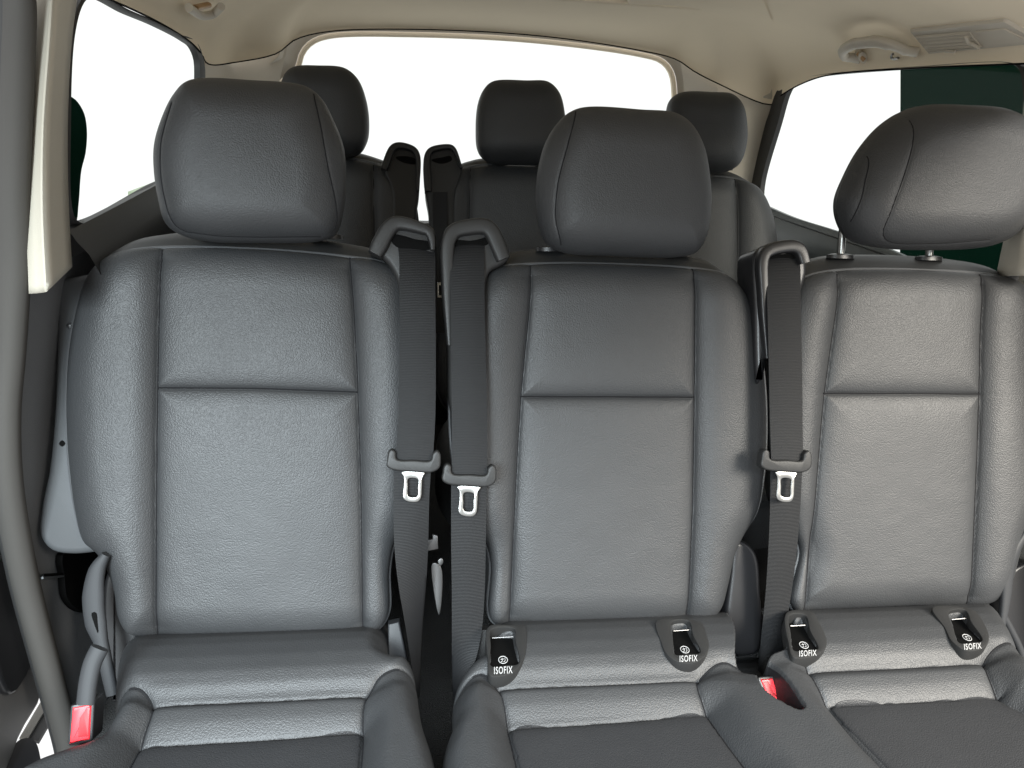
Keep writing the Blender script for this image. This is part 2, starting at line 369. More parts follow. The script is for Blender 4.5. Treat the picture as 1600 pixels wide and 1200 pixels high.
struct('left_wall_shade_filler', (np.vstack([np.stack([np.full(20, -.758), yy, zt], 1), np.stack([np.full(20, -.80), yy, np.full(20, .70)], 1), np.stack([np.full(20, -.83), yy, np.full(20, .60)], 1)]), grid_faces(3, 20)), M['shell'])  # filler wall, coloured near black for the shade behind the pillar
# dark pocket and panel joint moulded in the left wall
def wall_patch(name, pts, X, thick, m, par, n=60):
    P = smooth(px_x(pts, X), n, True); Q = P.copy(); Q[:, 0] -= thick
    return struct(name, (np.vstack([P, Q]), [tuple(range(n)), tuple(range(n, 2*n))[::-1]]+[tuple(f) for f in grid_faces(2, n, 0, True)]), m, par)
wall_patch('storage_recess', [(98, 868), (150, 862), (175, 880), (170, 950), (140, 957), (118, 950), (104, 930), (101, 900)], -.775, .01, M['void'], wl)
obj('panel_joint', tube(px_x([(66, 899), (82, 898), (98, 897)], -.778), .0022, k=8), M['void'], wl)
obj('panel_edge', tube(px_x([(66, 903), (82, 902), (99, 900)], -.777), .0018, k=8), M['greyplastic'], wl)
# right wall
yy = np.linspace(1.26, 2.38, 12)
struct('right_wall', (np.vstack([np.stack([np.full(12, x), yy, np.full(12, z)], 1) for x, z in ((.705, .815), (.72, .78), (.80, .6), (.82, .4), (.82, .05))]), grid_faces(5, 12)), M['side'])
struct('tailgate_panel', box((0, 2.37, .36), (1.5, .05, .70)), M['plastic'])
fl = [(-.80, 0.3), (.84, .3), (.84, 2.40), (-.92, 2.40), (-.92, 1.20), (-.834, 1.125), (-.80, 1.10)]
struct('floor', (A([(x, y, .05) for x, y in fl]+[(x, y, .042) for x, y in fl]), [tuple(range(7)), tuple(range(7, 14))[::-1]]+[(i, (i+1) % 7, (i+1) % 7+7, i+7) for i in range(7)]), M['carpet'])
# --- beige door pillar trims
def pillar(name, a_px, b_px, c_px, xa, xb, xc, label=None):
    Pa = smooth([at_x(*p, xa) for p in a_px], 40); Pb = smooth([at_x(*p, xb) for p in b_px], 40); Pc = smooth([at_x(*p, xc) for p in c_px], 40)
    back = Pc+A([-.03*np.sign(xb), .02, 0])*-1*0+A([np.sign(xc)*.03, 0, 0]); bk2 = Pa+A([np.sign(xa)*.012, .04, 0])
    r = [bk2, Pa, Pa*.75+Pb*.25+A([-np.sign(xb)*.004, 0, 0]), Pa*.3+Pb*.7+A([-np.sign(xb)*.003, 0, 0]), Pb, Pb*.7+Pc*.3, Pb*.3+Pc*.7, Pc, back]
    V = np.vstack(r); Fc = [tuple(f) for f in grid_faces(len(r), 40, 0, False, True)]
    Fc += [tuple(i*40 for i in range(len(r))), tuple(i*40+39 for i in range(len(r)))[::-1]]
    return struct(name, (V, Fc), M['pillar'], sharp=180)
pillar('left_door_pillar_trim', [(54, -60), (50, 60), (43, 200), (41, 330), (45, 459)], [(86, -60), (78, 60), (68, 200), (67, 330), (73, 456)],
       [(130, -60), (113, 60), (106, 200), (108, 330), (113, 417)], -.732, -.700, -.711)
pillar('right_door_pillar_trim', [(1640, -60), (1660, 100), (1650, 250), (1640, 430)], [(1622, -60), (1625, 100), (1615, 250), (1600, 430)],
       [(1596, -60), (1600, 108), (1592, 250), (1556, 432)], .735, .70, .7245)
struct('right_pillar_lower_trim', box((.86, 1.08, .55), (.04, .40, .80)), M['trimlight'])
# --- rubber seal of the sliding door opening
ds = obj('door_seal', tube(seal, .0165, .022, n=(.75, -.65, 0), k=18, p=2.3), M['seal'])
lip = tube(seal+A([.010, -.014, 0]), .0035, k=8)
obj('sealing_lip', lip, M['rubber'], ds)
tag(ds, 'long grey rubber door seal bending down the left edge beside the beige pillar', 'door seal')
struct('door_frame', tube(seal+A([-.017, .000, 0]), .006, .008, n=(.75, -.65, 0), k=12), M['rubber'])
# --- sliding door standing open on the far left
sd = thing('sliding_door', 'open grey sliding door at the far left edge, with a black pocket panel', 'sliding door', at_x(0, 1100, -.87)); sd['kind'] = 'thing'
class XPlane:
    def __init__(s, X): s.X = X
    def three(s, xw, h=0.0): return np.stack([np.full(len(xw), s.X+h), xw[:, 0], xw[:, 1]], 1)
    def two(s, pts): return A([at_x(a, b, s.X)[1:] for a, b in pts])
def xslab(name, pts, X, depth, bev, m, par, n=80):
    pl = XPlane(X); q = smooth(pl.two(pts), n, True) if n else pl.two(pts)
    if 0.5*np.sum(q[:, 0]*np.roll(q[:, 1], -1)-np.roll(q[:, 0], -1)*q[:, 1]) < 0: q = q[::-1]
    return obj(name, slab(pl, q, 0, depth, bev), m, par)
xslab('door_trim', [(-160, 500), (-40, 500), (8, 520), (14, 700), (30, 860), (58, 1000), (68, 1060), (66, 1092), (34, 1150), (10, 1210), (-60, 1260), (-160, 1240)], -.86, .05, .012, M['doorgrey'], sd)
xslab('pocket_panel', [(-120, 600), (-30, 640), (0, 800), (25, 880), (48, 960), (57, 1020), (50, 1042), (24, 1084), (12, 1082), (0, 1050), (-20, 960), (-120, 880)], -.848, .03, .006, M['black'], sd)
xslab('latch', [(13, 870), (18, 864), (25, 866), (26, 874), (20, 878)], -.835, .02, .004, M['chrome'], sd, 24)
# --- step in the door opening
ZS = .05
def zslab(name, pts, z0, depth, m, par=None, n=0):
    P = A([at_z(a, b, z0) for a, b in pts]); P = smooth(P, n, True) if n else P; Q = P-A([0, 0, depth]); k = len(P)
    o = obj(name, (np.vstack([P, Q]), [tuple(range(k)), tuple(range(k, 2*k))[::-1]]+[tuple(f) for f in grid_faces(2, k, 0, True)]), m, par, sharp=30)
    return o
sp_ = zslab('door_step', [(66, 1092), (72, 1106), (44, 1153), (30, 1153)], .05, .008, M['sill']); sp_['kind'] = 'structure'
zslab('step_edge', [(72, 1104), (82, 1120), (60, 1158), (43, 1154)], .046, .006, M['rubber'], sp_)
zslab('step_cap', [(5, 1215), (10, 1190), (30, 1156), (46, 1153), (56, 1160), (63, 1185), (63, 1215)], .075, .05, M['black'], sp_, 40)

# ================================================================== what stands outside
gw = thing('green_wall', 'dark green panelled wall outside the right side window', 'wall', at_x(1520, 300, 3.2)); gw['kind'] = 'thing'
def gx(px, py, X=3.2): return at_x(px, py, X)
xslab('wall_panel', [(1432, -60), (1432, 110), (1431, 500), (1431, 640), (1700, 640), (1700, -60)], 3.2, .12, .004, M['green'], gw, 0)
for a_, b_, m_ in ((1462, 1476, 'black'), (1492, 1530, 'greenlight'), (1534, 1590, 'greenlight')):
    xslab('cladding_board', [(a_, -40), (a_-6, 600), (b_-6, 600), (b_, -40)], 3.17, .03, .004, M[m_], gw, 0)
gb = thing('green_silhouette', 'dark green rounded board outside the left side window, beside the beige pillar', 'silhouette', at_x(120, 330, -1.1))  # plain panel stands in for an unidentified dark green shape
xslab('silhouette_face', [(60, 160), (104, 148), (122, 156), (134, 178), (138, 205), (136, 240), (129, 270), (125, 320), (120, 352), (60, 360)], -1.1, .04, .01, M['green'], gb)
pgp = thing('pale_green_backdrop', 'pale green stand-in block for the background seen low through the left side window', 'backdrop', at_x(232, 330, -1.3))  # plain block stands in for pale green background beyond the glass
xslab('backdrop_body', [(217, 300), (243, 290), (290, 270), (290, 340), (217, 352)], -1.3, .04, .004, M['palegreen'], pgp, 0)

# ================================================================== seats
SEAT = Plane((0, .952, .3825), 20)
REAR = Plane((0, 1.640, .420), 20)
T = .028
def prof(u): u = np.clip(u, 0, 1); return np.sqrt(np.maximum(0, 1-(1-u)**2))
def backrest(pl, root, outline, sl, sr, sh, nu=230, nv=290, label=None, T=T, extra=()):
    out = smooth(pl.two(outline, -T), 420, True)
    G = coons(out, nu, nv)
    L, R_ = smooth(pl.two(sl), 60), smooth(pl.two(sr), 60); S = [L, R_]
    if sh: S.append(pl.two(sh))
    L0, R0 = L[np.argsort(L[:, 1])], R_[np.argsort(R_[:, 1])]
    def H(P):
        d = dist(P, out, True); h = -T+T*prof(d/.055)
        xl = np.interp(P[..., 1], L0[:, 1], L0[:, 0]); xr = np.interp(P[..., 1], R0[:, 1], R0[:, 0])
        for s in (xl-P[..., 0], P[..., 0]-xr):
            h = h+np.where(s > 0, .0095*np.sin(np.pi*np.clip(s/.12, 0, 1)**.75), 0)
        mid = np.clip((P[..., 0]-xl)/np.maximum(xr-xl, 1e-6), 0, 1); h = h+.004*np.sin(np.pi*mid)
        ds = np.full(P.shape[:-1], 1e9)
        for s in S: ds = np.minimum(ds, dist(P, s))
        fade = np.clip(d/.02, .3, 1)
        return h-(.0085*np.exp(-ds/.013)+.0025*np.exp(-(ds/.0020)**2))*fade
    b = obj('backrest', (pl.three(G, H(G)), grid_faces(nv, nu)), M['leather'], root, sharp=180)
    if label: b['label'] = label
    th = []
    for s in S:
        q = resample(s, 80); keep = inside(q, out); q = q[keep]
        if len(q) > 3: th.append(tube(pl.three(q, H(q)+.0010), .0013, k=8))
    for g_ in th: obj('seam', g_, M['seam'], b)
    obj('piping', tube(pl.three(out, -T+.001), .0030, n=pl.n, k=8, closed=True), M['piping'], b)
    hi, lo = out[:, 1].max(), out[:, 1].min(); cx = out[:, 0].mean()
    k = np.clip((out[:, 1]-lo)/(hi-lo), 0, 1)**8
    rr = []
    for dep, upv, sc in ((0.001, 0, 1), (.012, .014, .995), (.03, .026, .975), (.06, .034, .94), (.09, .026, .90), (.105, .0, .85)):
        q = out.copy(); q[:, 0] = cx+(out[:, 0]-cx)*sc; q[:, 1] = out[:, 1]+upv*k; rr.append(pl.three(q, -T-dep))
    m = len(out); Fc = [tuple(f) for f in grid_faces(len(rr), m, 0, True)]+[tuple(range((len(rr)-1)*m, len(rr)*m))]
    obj('back_shell', (np.vstack(rr), Fc), M['shell'], b, sharp=60)
    return b
def headrest(pl, root, outline, seams, t=.052, R=.062, n=(120, 110), m=None, crown=.010):
    out = smooth(pl.two(outline), 300, True); G = coons(out, *n); S = [smooth(pl.two(s, t*.7), 40) for s in seams]; S = [q[inside(q, out) & (dist(q, out, True) > .004)] for q in S]
    cx = out[:, 0].mean(); hw = np.ptp(out[:, 0])/2
    def base_h(P): 
        u = np.clip(dist(P, out, True)/R, 0, 1); return t*(1-(1-u)**2.3)**(1/2.3)+crown*(1-((P[..., 0]-cx)/hw)**2)*prof(u)
    def H(P):
        h = base_h(P)
        for s in S:
            d = dist(P, s); h = h-.0018*np.exp(-d/.006)-.0012*np.exp(-(d/.0014)**2)
        return h
    nu, nv = n
    g = merge((pl.three(G, H(G)), grid_faces(nv, nu)), (pl.three(G, -.8*base_h(G)), grid_faces(nv, nu)[:, ::-1]))
    o = obj('headrest', g, m or M['leather'], root, sharp=180)
    th = [tube(pl.three(q, H(q)+.0006), .0009, k=6) for q in S]
    for g_ in th: obj('seam', g_, M['seam'], o)
    return o
def posts(pl, hr, pts, ln=.10):
    for px, py in pts:
        P = pl.pix(px, py, -.048); d = pl.ew
        po = obj('headrest_post', tube([P-d*.001, P+d*.02, P+d*ln*.5], .0062, n=pl.n, k=16), M['chrome'], hr)
        obj('post_collar', tube([P-d*.002, P+d*.004, P+d*.006], [.024, .023, .011], [.014, .0135, .008], n=pl.n, k=24), M['black'], hr)
def guide(pl, root, body, rim, slot, h=.012, depth=.06, mm='plastic', rs=1.0):
    q = smooth(pl.two(body, h), 120, True, 2)
    g = obj('belt_guide', slab(pl, q, h, depth, .008, 5), M[mm], root, sharp=50)
    r = smooth(pl.two(rim, h), 60); hw = rs*np.interp(np.linspace(0, 1, 60), [0, .1, .3, .72, 1], [.0105, .0120, .0115, .0080, .0035])[:, None]
    tg = np.gradient(r, axis=0); tg /= np.linalg.norm(tg, axis=1)[:, None]; nn = np.stack([-tg[:, 1], tg[:, 0]], 1)
    prof_ = [(-1, -.021), (-1, .006), (-.93, .0095), (-.78, .0122), (-.55, .013), (.55, .013), (.78, .0122), (.93, .0095), (1, .006), (1, -.021)]
    V = np.stack([pl.three(r+nn*hw*a_, h+b_) for a_, b_ in prof_], 1)
    obj('guide_rim', (V.reshape(-1, 3), [tuple(f) for f in grid_faces(60, 10, 0, True)]+[tuple(range(10)), tuple(range(590, 600))[::-1]]), M[mm], g, sharp=60)
    if slot:
        s = smooth(pl.two(slot, h), 60, True); obj('slot', slab(pl, s, h+.0012, .006, .0008, 2), M['void'], g)
    return g
def at_seat(px, py, h=0.): return SEAT.pix(px, py, h)
def plate(name, par, px, h, depth, bev, m, n=80, pl=None, sm=True, sharp=45):
    pl = pl or SEAT; q = pl.two(px, h); q = smooth(q, n, True) if sm else q
    return obj(name, slab(pl, q, h, depth, bev), m, par, sharp=sharp)
HEAD = Plane((0, 1.152, .95), 12)

# ------------------------------------------------ cushions
PROF = A([(.30, .322), (.45, .330), (.60, .322), (.72, .313), (.770, .309), (.778, .310), (.797, .322), (.815, .330), (.824, .328), (.832, .331), (.842, .340), (.858, .3485), (.88, .3535), (.905, .354), (.925, .350), (.95, .338), (.99, .31)])
def zprof(y): 
    ys = np.linspace(.3, .99, 400); zs = np.interp(ys, PROF[:, 0], PROF[:, 1]); k = np.exp(-np.linspace(-2, 2, 9)**2); zs = np.convolve(np.pad(zs, 4, 'edge'), k/k.sum(), 'valid')
    return np.interp(y, ys, zs)
ISO = Plane((0, .885, .3500), 82)
def cushion(root, outline, pads, seams, carves, nu, nv, inserts):
    z2 = lambda pts, z=.326: A([at_z(a, b, z)[:2] for a, b in pts])
    out = smooth(z2(outline, .30), 500, True); G = coons(out, nu, nv)
    PD = [(smooth(z2(p, .330), 120, True), h, r) for p, h, r in pads]; SM = [smooth(z2(s), 60) for s in seams]
    CV = [((smooth(z2(c, .335), 80, True) if dp != .03 else ISO.three(ISO.two(c, .004))[:, :2]), dp, r) for c, dp, r in carves]
    def H(P):
        z = zprof(P[..., 1]); dp_min = np.full(P.shape[:-1], 1e9)
        for poly, h, r in PD:
            ins = inside(P, poly); d = dist(P, poly, True); u = np.clip(d/r, 0, 1); sm = np.sin(u*math.pi/2)**1.15
            z = np.where(ins, z+(.326+h-z)*sm, z)
            z = z-(.0045*np.exp(-d/.008)+.002*np.exp(-(d/.0018)**2))
        for s in SM:
            d = dist(P, s); z = z-.004*np.exp(-d/.007)-.003*np.exp(-(d/.0015)**2)
        d = dist(P, out, True); z = z-.05*(1-prof(d/.035))
        for poly, dp, r in CV:
            ins = inside(P, poly); dd = dist(P, poly, True); z = np.where(ins, z-dp*np.clip(dd/r, 0, 1), z)
        return z
    Z = H(G); V = np.concatenate([G, Z[..., None]], -1)
    c = obj('seat_cushion', (V, grid_faces(nv, nu)), M['leather'], root, sharp=180)
    th = []
    for poly, h, r in PD:
        q = resample(poly, 220, True); k = inside(q, out) & (dist(q, out, True) > .020)
        # contiguous runs only
        idx = np.where(k)[0]
        if len(idx) > 3:
            st = idx[0]
            if len(idx) < len(q): st = next(i for i in range(len(q)) if k[i] and not k[i-1])
            run = []
            for j in range(len(q)):
                i = (st+j) % len(q)
                if k[i]: run.append(q[i])
                elif len(run) > 3: th.append(np.array(run)); run = []
                else: run = []
            if len(run) > 3: th.append(np.array(run))
    th += [q[inside(q, out)] for q in SM]
    tb = [tube(np.concatenate([q, (H(q)+.0012)[:, None]], 1), .0012, n=(0, 0, 1), k=6) for q in th if len(q) > 3]
    for g_ in tb: obj('seam', g_, M['seam'], c)
    for ins_px in inserts:       # a darker centre panel lies in the cushion between the seams
        q = smooth(z2(ins_px), 200, True); g2 = coons(q, 120, 70); dd = dist(g2, q, True)
        zz = H(g2)+.0028*prof(dd/.006)-.001
        for poly, h, r in PD: zz = np.where(inside(g2, poly) | (dist(g2, poly, True) < .0025), zz-.012, zz)
        obj('centre_panel', (np.concatenate([g2, zz[..., None]], -1), grid_faces(70, 120)), M['insert'], c, sharp=180)
    for poly, dp, r in CV:
        if dp == .055:
            g2 = coons(offset(poly, .0015), 60, 60); obj('pocket_lining', (np.concatenate([g2, (H(g2)+.0016)[..., None]], -1), grid_faces(60, 60)), M['black'], c, sharp=180)
    e = out.copy(); cx, cy = e.mean(0); e2 = cx+(e[:, :1]-cx)*.96, cy+(e[:, 1:]-cy)*.97; e2 = np.hstack(e2); m = len(e)
    r = [np.hstack([e, np.full((m, 1), 0.0)+H(e)[:, None]]), np.hstack([e2, np.full((m, 1), .24)]), np.hstack([e2, np.full((m, 1), .055)])]
    obj('seat_base', (np.vstack(r), [tuple(f) for f in grid_faces(3, m, 0, True)]+[tuple(range(2*m, 3*m))]), M['shell'], c)
    return c

# ------------------------------------------------ second row: single seat on the left
s1 = thing('single_seat', 'black leather single seat nearest on the left, with its plastic side shield', 'car seat', (-.47, .75, .055), 'seats of the second row')
backrest(SEAT, s1, [(190, 396), (245, 388), (400, 390), (545, 402), (600, 412), (636, 436), (652, 490), (660, 600), (656, 700), (640, 800), (616, 846), (608, 890), (607, 955), (592, 980), (560, 990), (400, 994), (240, 993), (205, 985), (190, 962), (183, 920), (172, 888), (155, 862), (134, 845), (120, 800), (108, 710), (105, 620), (110, 540), (122, 480), (138, 436), (160, 410)],
         [(247, 380), (247, 420), (243, 600), (241, 800), (240, 1000)], [(544, 392), (552, 480), (559, 620), (564, 800), (566, 1000)], [(243, 606), (400, 607), (559, 613)])
hr = headrest(HEAD, s1, [(300, 128), (400, 128), (480, 137), (503, 155), (522, 190), (537, 230), (541, 275), (537, 330), (525, 366), (500, 377), (400, 380), (330, 378), (285, 368), (262, 350), (250, 310), (244, 270), (244, 230), (255, 190), (275, 150)],
              [[(268, 160), (252, 230), (256, 300), (274, 352), (290, 362)], [(487, 138), (502, 200), (513, 262), (524, 320), (523, 352), (510, 368)], [(290, 362), (340, 368), (400, 370), (510, 369)]])
posts(HEAD, hr, [(330, 371), (512, 371)])
guide(SEAT, s1, [(577, 390), (603, 343), (618, 338), (668, 349), (679, 359), (682, 400), (682, 500), (677, 600), (668, 660), (640, 660), (625, 520), (620, 440), (600, 405)],
      [(586, 398), (608, 358), (620, 350), (658, 358), (669, 363), (674, 374), (676, 392)], [(610, 374), (613, 366), (625, 367), (650, 374), (672, 378), (677, 385), (672, 390), (640, 389), (620, 386)])
cushion(s1, [(196, 965), (400, 968), (607, 965), (608, 1048), (640, 1056), (652, 1085), (660, 1130), (673, 1160), (683, 1200), (690, 1300), (400, 1330), (10, 1310), (22, 1240), (62, 1213), (110, 1194), (153, 1178), (173, 1148), (180, 1108), (184, 1075), (192, 1010)],
        [([(178, 1090), (196, 1081), (218, 1082), (233, 1090), (238, 1103), (215, 1145), (190, 1196), (130, 1330), (-120, 1330), (-60, 1225), (20, 1165), (80, 1150), (120, 1130), (150, 1105)], .020, .045),
         ([(569, 1094), (582, 1074), (602, 1060), (650, 1054), (675, 1085), (685, 1130), (697, 1160), (710, 1200), (730, 1330), (560, 1330), (563, 1200), (567, 1140)], .020, .04)],
        [[(238, 1103), (300, 1100), (440, 1094), (568, 1087)], [(216, 1149), (300, 1144), (440, 1136), (567, 1127)]], [], 250, 240,
        [[(217, 1150), (300, 1145), (440, 1137), (566, 1128), (564, 1160), (562, 1200), (560, 1320), (300, 1320), (135, 1320), (188, 1200)]])
sh = plate('side_shield', s1, [(92, 436), (112, 432), (160, 430), (175, 520), (180, 700), (190, 855), (160, 862), (110, 867), (78, 861), (60, 838), (62, 795), (74, 735), (83, 640), (87, 520)], -.032, .05, .010, M['greyplastic'], 120)
plate('screw', sh, [(103, 509), (108, 504), (113, 509), (108, 514)], -.0305, .004, .0008, M['black'], 24)
plate('screw_head', sh, [(106, 509), (108, 507), (110.5, 509), (108, 511)], -.0295, .004, .0004, M['steel'], 20)
plate('screw_hole', sh, [(92, 693), (97, 688), (102, 693), (97, 698)], -.0315, .004, .0003, M['void'], 24)
LV = Plane((0, .93, .35), 20)
lv = obj('recliner_lever', tube(LV.three(smooth(LV.two([(166, 866), (152, 890), (146, 930), (149, 970), (157, 1000), (166, 1040), (176, 1085)]), 50)), np.interp(np.linspace(0, 1, 50), [0, .12, .3, .5, .62, 1], [.006, .011, .0145, .014, .0095, .008]), .006, n=LV.n, k=16, p=2.6), M['levergrey'], s1)
plate('lever_slot', lv, [(143, 958), (149, 957), (152, 975), (153, 990), (147, 975)], .0072, .002, .0003, M['void'], 20, LV)
plate('hinge_cover', s1, [(180, 880), (195, 930), (215, 990), (195, 1060), (178, 1100), (168, 1040), (160, 960), (165, 900)], -.045, .03, .006, M['black'])
plate('fold_handle_plate', s1, [(606, 976), (624, 972), (640, 1048), (639, 1052), (607, 1052)], -.006, .02, .003, M['levergrey'], sm=False)
rb = plate('recliner_bracket', s1, [(664, 845), (676, 842), (676, 835), (684, 837), (685, 858), (664, 862)], -.06, .006, .001, M['steel'], sm=False)
plate('bracket_bolt', s1, [(684, 876), (690, 872), (693, 878), (688, 885)], -.06, .006, .001, M['steel'], 20)
plate('hinge_strip', s1, [(676, 880), (688, 884), (691, 930), (686, 962), (680, 940)], -.075, .004, .001, M['steel'], 40)

# ------------------------------------------------ second row: double bench, middle and right
s2 = thing('double_seat', 'black leather double bench in front, middle and right places on one shared cushion', 'car seat', (.32, .75, .055), 'seats of the second row')
backrest(SEAT, s2, [(737, 450), (755, 432), (775, 420), (832, 413), (1000, 415), (1090, 421), (1130, 430), (1157, 455), (1176, 500), (1189, 560), (1196, 650), (1192, 740), (1180, 800), (1155, 840), (1142, 870), (1133, 910), (1120, 950), (1095, 968), (950, 972), (800, 976), (772, 972), (763, 955), (766, 880), (758, 846), (728, 810), (708, 720), (703, 620), (712, 520)],
         [(832, 405), (829, 470), (815, 620), (805, 800), (797, 985)], [(1090, 410), (1088, 620), (1085, 800), (1077, 985)], [(814, 620), (950, 620), (1087, 621)], label='middle backrest, darker in the shade')
hr = headrest(HEAD, s2, [(900, 171), (1000, 173), (1050, 178), (1075, 195), (1095, 230), (1106, 290), (1106, 335), (1099, 372), (1084, 395), (1058, 402), (950, 400), (880, 395), (852, 378), (839, 335), (838, 285), (850, 228), (873, 190)],
              [[(902, 172), (886, 225), (870, 290), (868, 345), (880, 388)]])
posts(HEAD, hr, [(861, 391), (1060, 394)])
guide(SEAT, s2, [(694, 470), (693, 364), (700, 352), (722, 345), (765, 342), (776, 349), (797, 400), (783, 414), (765, 425), (757, 500), (750, 660), (712, 660), (700, 540)],
      [(786, 406), (767, 362), (757, 355), (726, 357), (710, 362), (701, 376), (699, 440), (702, 540)], [(703, 380), (708, 375), (735, 376), (757, 371), (765, 366), (769, 372), (760, 383), (735, 388), (708, 388)])
backrest(SEAT, s2, [(1243, 444), (1262, 432), (1290, 425), (1320, 422), (1450, 423), (1545, 430), (1582, 440), (1605, 458), (1636, 520), (1648, 620), (1643, 720), (1625, 780), (1598, 825), (1583, 870), (1574, 900), (1558, 925), (1530, 942), (1400, 946), (1270, 953), (1242, 955), (1231, 935), (1240, 895), (1247, 860), (1236, 830), (1215, 780), (1206, 700), (1206, 600), (1218, 500)],
         [(1318, 412), (1314, 460), (1300, 560), (1292, 620), (1280, 760), (1264, 965)], [(1546, 420), (1539, 500), (1536, 620), (1530, 780), (1522, 960)], [(1291, 615), (1400, 615), (1537, 616)], label='right backrest, warm in the light')
hr = headrest(HEAD, s2, [(1425, 168), (1500, 166), (1560, 172), (1592, 190), (1613, 240), (1617, 285), (1600, 333), (1573, 369), (1540, 385), (1450, 391), (1365, 386), (1328, 373), (1311, 345), (1308, 312), (1324, 270), (1348, 228), (1383, 190)],
              [[(1418, 168), (1420, 200), (1402, 270), (1380, 335), (1376, 362), (1390, 376), (1460, 380), (1545, 374)], [(1350, 226), (1362, 240), (1350, 290), (1338, 340), (1336, 364)]])
posts(HEAD, hr, [(1313, 402), (1451, 405)])
guide(SEAT, s2, [(1186, 600), (1180, 480), (1180, 396), (1189, 387), (1240, 377), (1251, 383), (1259, 402), (1262, 425), (1250, 470), (1240, 560), (1200, 560)],
      [(1254, 412), (1247, 392), (1236, 386), (1198, 393), (1190, 404), (1190, 460), (1194, 560)], [(1192, 400), (1196, 395), (1225, 397), (1240, 391), (1247, 397), (1240, 405), (1215, 408), (1196, 408)], mm='black', rs=.85)
POCKET = [(1182, 1056), (1192, 1036), (1202, 1038), (1224, 1060), (1248, 1094), (1257, 1112), (1247, 1116), (1222, 1105), (1192, 1083)]
ANCHORS = (
    ([(764, 978), (800, 976), (819, 977), (823, 1003), (818, 1030), (806, 1047), (790, 1055), (766, 1056), (762, 1030)], [(769, 983), (803, 982), (805, 1000), (810, 1036), (790, 1039), (768, 1040), (767, 1010)], [(769, 997), (802, 995)], (786, 1031), [(772, 1053.5), (801, 1052), (772, 1042)]),
    ([(1026, 970), (1060, 966), (1096, 974), (1104, 991), (1108, 1010), (1101, 1026), (1082, 1036), (1058, 1033), (1042, 1022), (1033, 1003)], [(1050, 972), (1076, 970), (1083, 992), (1094, 1019), (1075, 1021), (1055, 1022), (1052, 1000)], [(1052, 986), (1080, 984)], (1070, 1015), [(1062, 1034.5), (1090, 1033), (1062, 1024.5)]),
    ([(1230, 956), (1268, 955), (1279, 970), (1292, 1000), (1289, 1014), (1275, 1024), (1240, 1027), (1232, 1005)], [(1235, 961), (1258, 961), (1266, 985), (1278, 1013), (1260, 1015), (1241, 1016), (1236, 990)], [(1235, 978), (1258, 977)], (1256, 1008), [(1249, 1026), (1276, 1024.5), (1249, 1016.5)]),
    ([(1457, 950), (1490, 946), (1522, 953), (1537, 972), (1546, 996), (1537, 1012), (1509, 1016), (1488, 1002), (1476, 980)], [(1483, 956), (1508, 953), (1518, 972), (1535, 1000), (1518, 1003), (1499, 1004), (1490, 980)], [(1487, 968), (1512, 966)], (1511, 996), [(1507, 1015.5), (1534, 1013.5), (1506, 1006)]))
cu = cushion(s2, [(768, 955), (950, 955), (1150, 945), (1300, 935), (1545, 925), (1558, 960), (1566, 1000), (1600, 1050), (1650, 1105), (1760, 1230), (1800, 1330), (1200, 1340), (688, 1310), (689, 1240), (690, 1195), (694, 1165), (706, 1140), (709, 1090), (734, 1060), (758, 1045), (762, 1000)],
        [([(735, 1060), (762, 1060), (780, 1075), (789, 1095), (797, 1130), (812, 1200), (835, 1330), (650, 1330), (660, 1200), (668, 1162), (680, 1140), (690, 1090)], .020, .04),
         ([(1090, 1064), (1102, 1050), (1130, 1040), (1160, 1045), (1200, 1025), (1232, 1026), (1255, 1036), (1268, 1052), (1300, 1088), (1345, 1145), (1395, 1200), (1500, 1330), (1245, 1330), (1178, 1200), (1140, 1145), (1110, 1098)], .018, .05),
         ([(1539, 1036), (1548, 1022), (1576, 1012), (1640, 1015), (1720, 1060), (1820, 1150), (1990, 1330), (1880, 1330), (1700, 1162), (1602, 1094), (1571, 1075)], .020, .045)],
        [[(782, 1076), (900, 1071), (1000, 1067), (1092, 1062)], [(799, 1121), (900, 1115), (1000, 1108), (1108, 1099)], [(1266, 1050), (1400, 1044), (1539, 1036)], [(1302, 1087), (1430, 1081), (1571, 1074)]],
        [([(1140, 930), (1146, 1000), (1150, 1035), (1170, 1052), (1190, 1058), (1203, 1030), (1228, 1018), (1228, 930)], .10, .010), (POCKET, .055, .010)]+[(a[1], .03, .003) for a in ANCHORS], 460, 240,
        [[(800, 1122), (900, 1116), (1000, 1109), (1108, 1100), (1140, 1147), (1176, 1200), (1240, 1320), (1000, 1320), (838, 1320), (814, 1200)],
         [(1302, 1088), (1430, 1081), (1572, 1075), (1603, 1095), (1702, 1164), (1870, 1320), (1600, 1320), (1490, 1320), (1396, 1200), (1346, 1144)]])
# child seat anchors

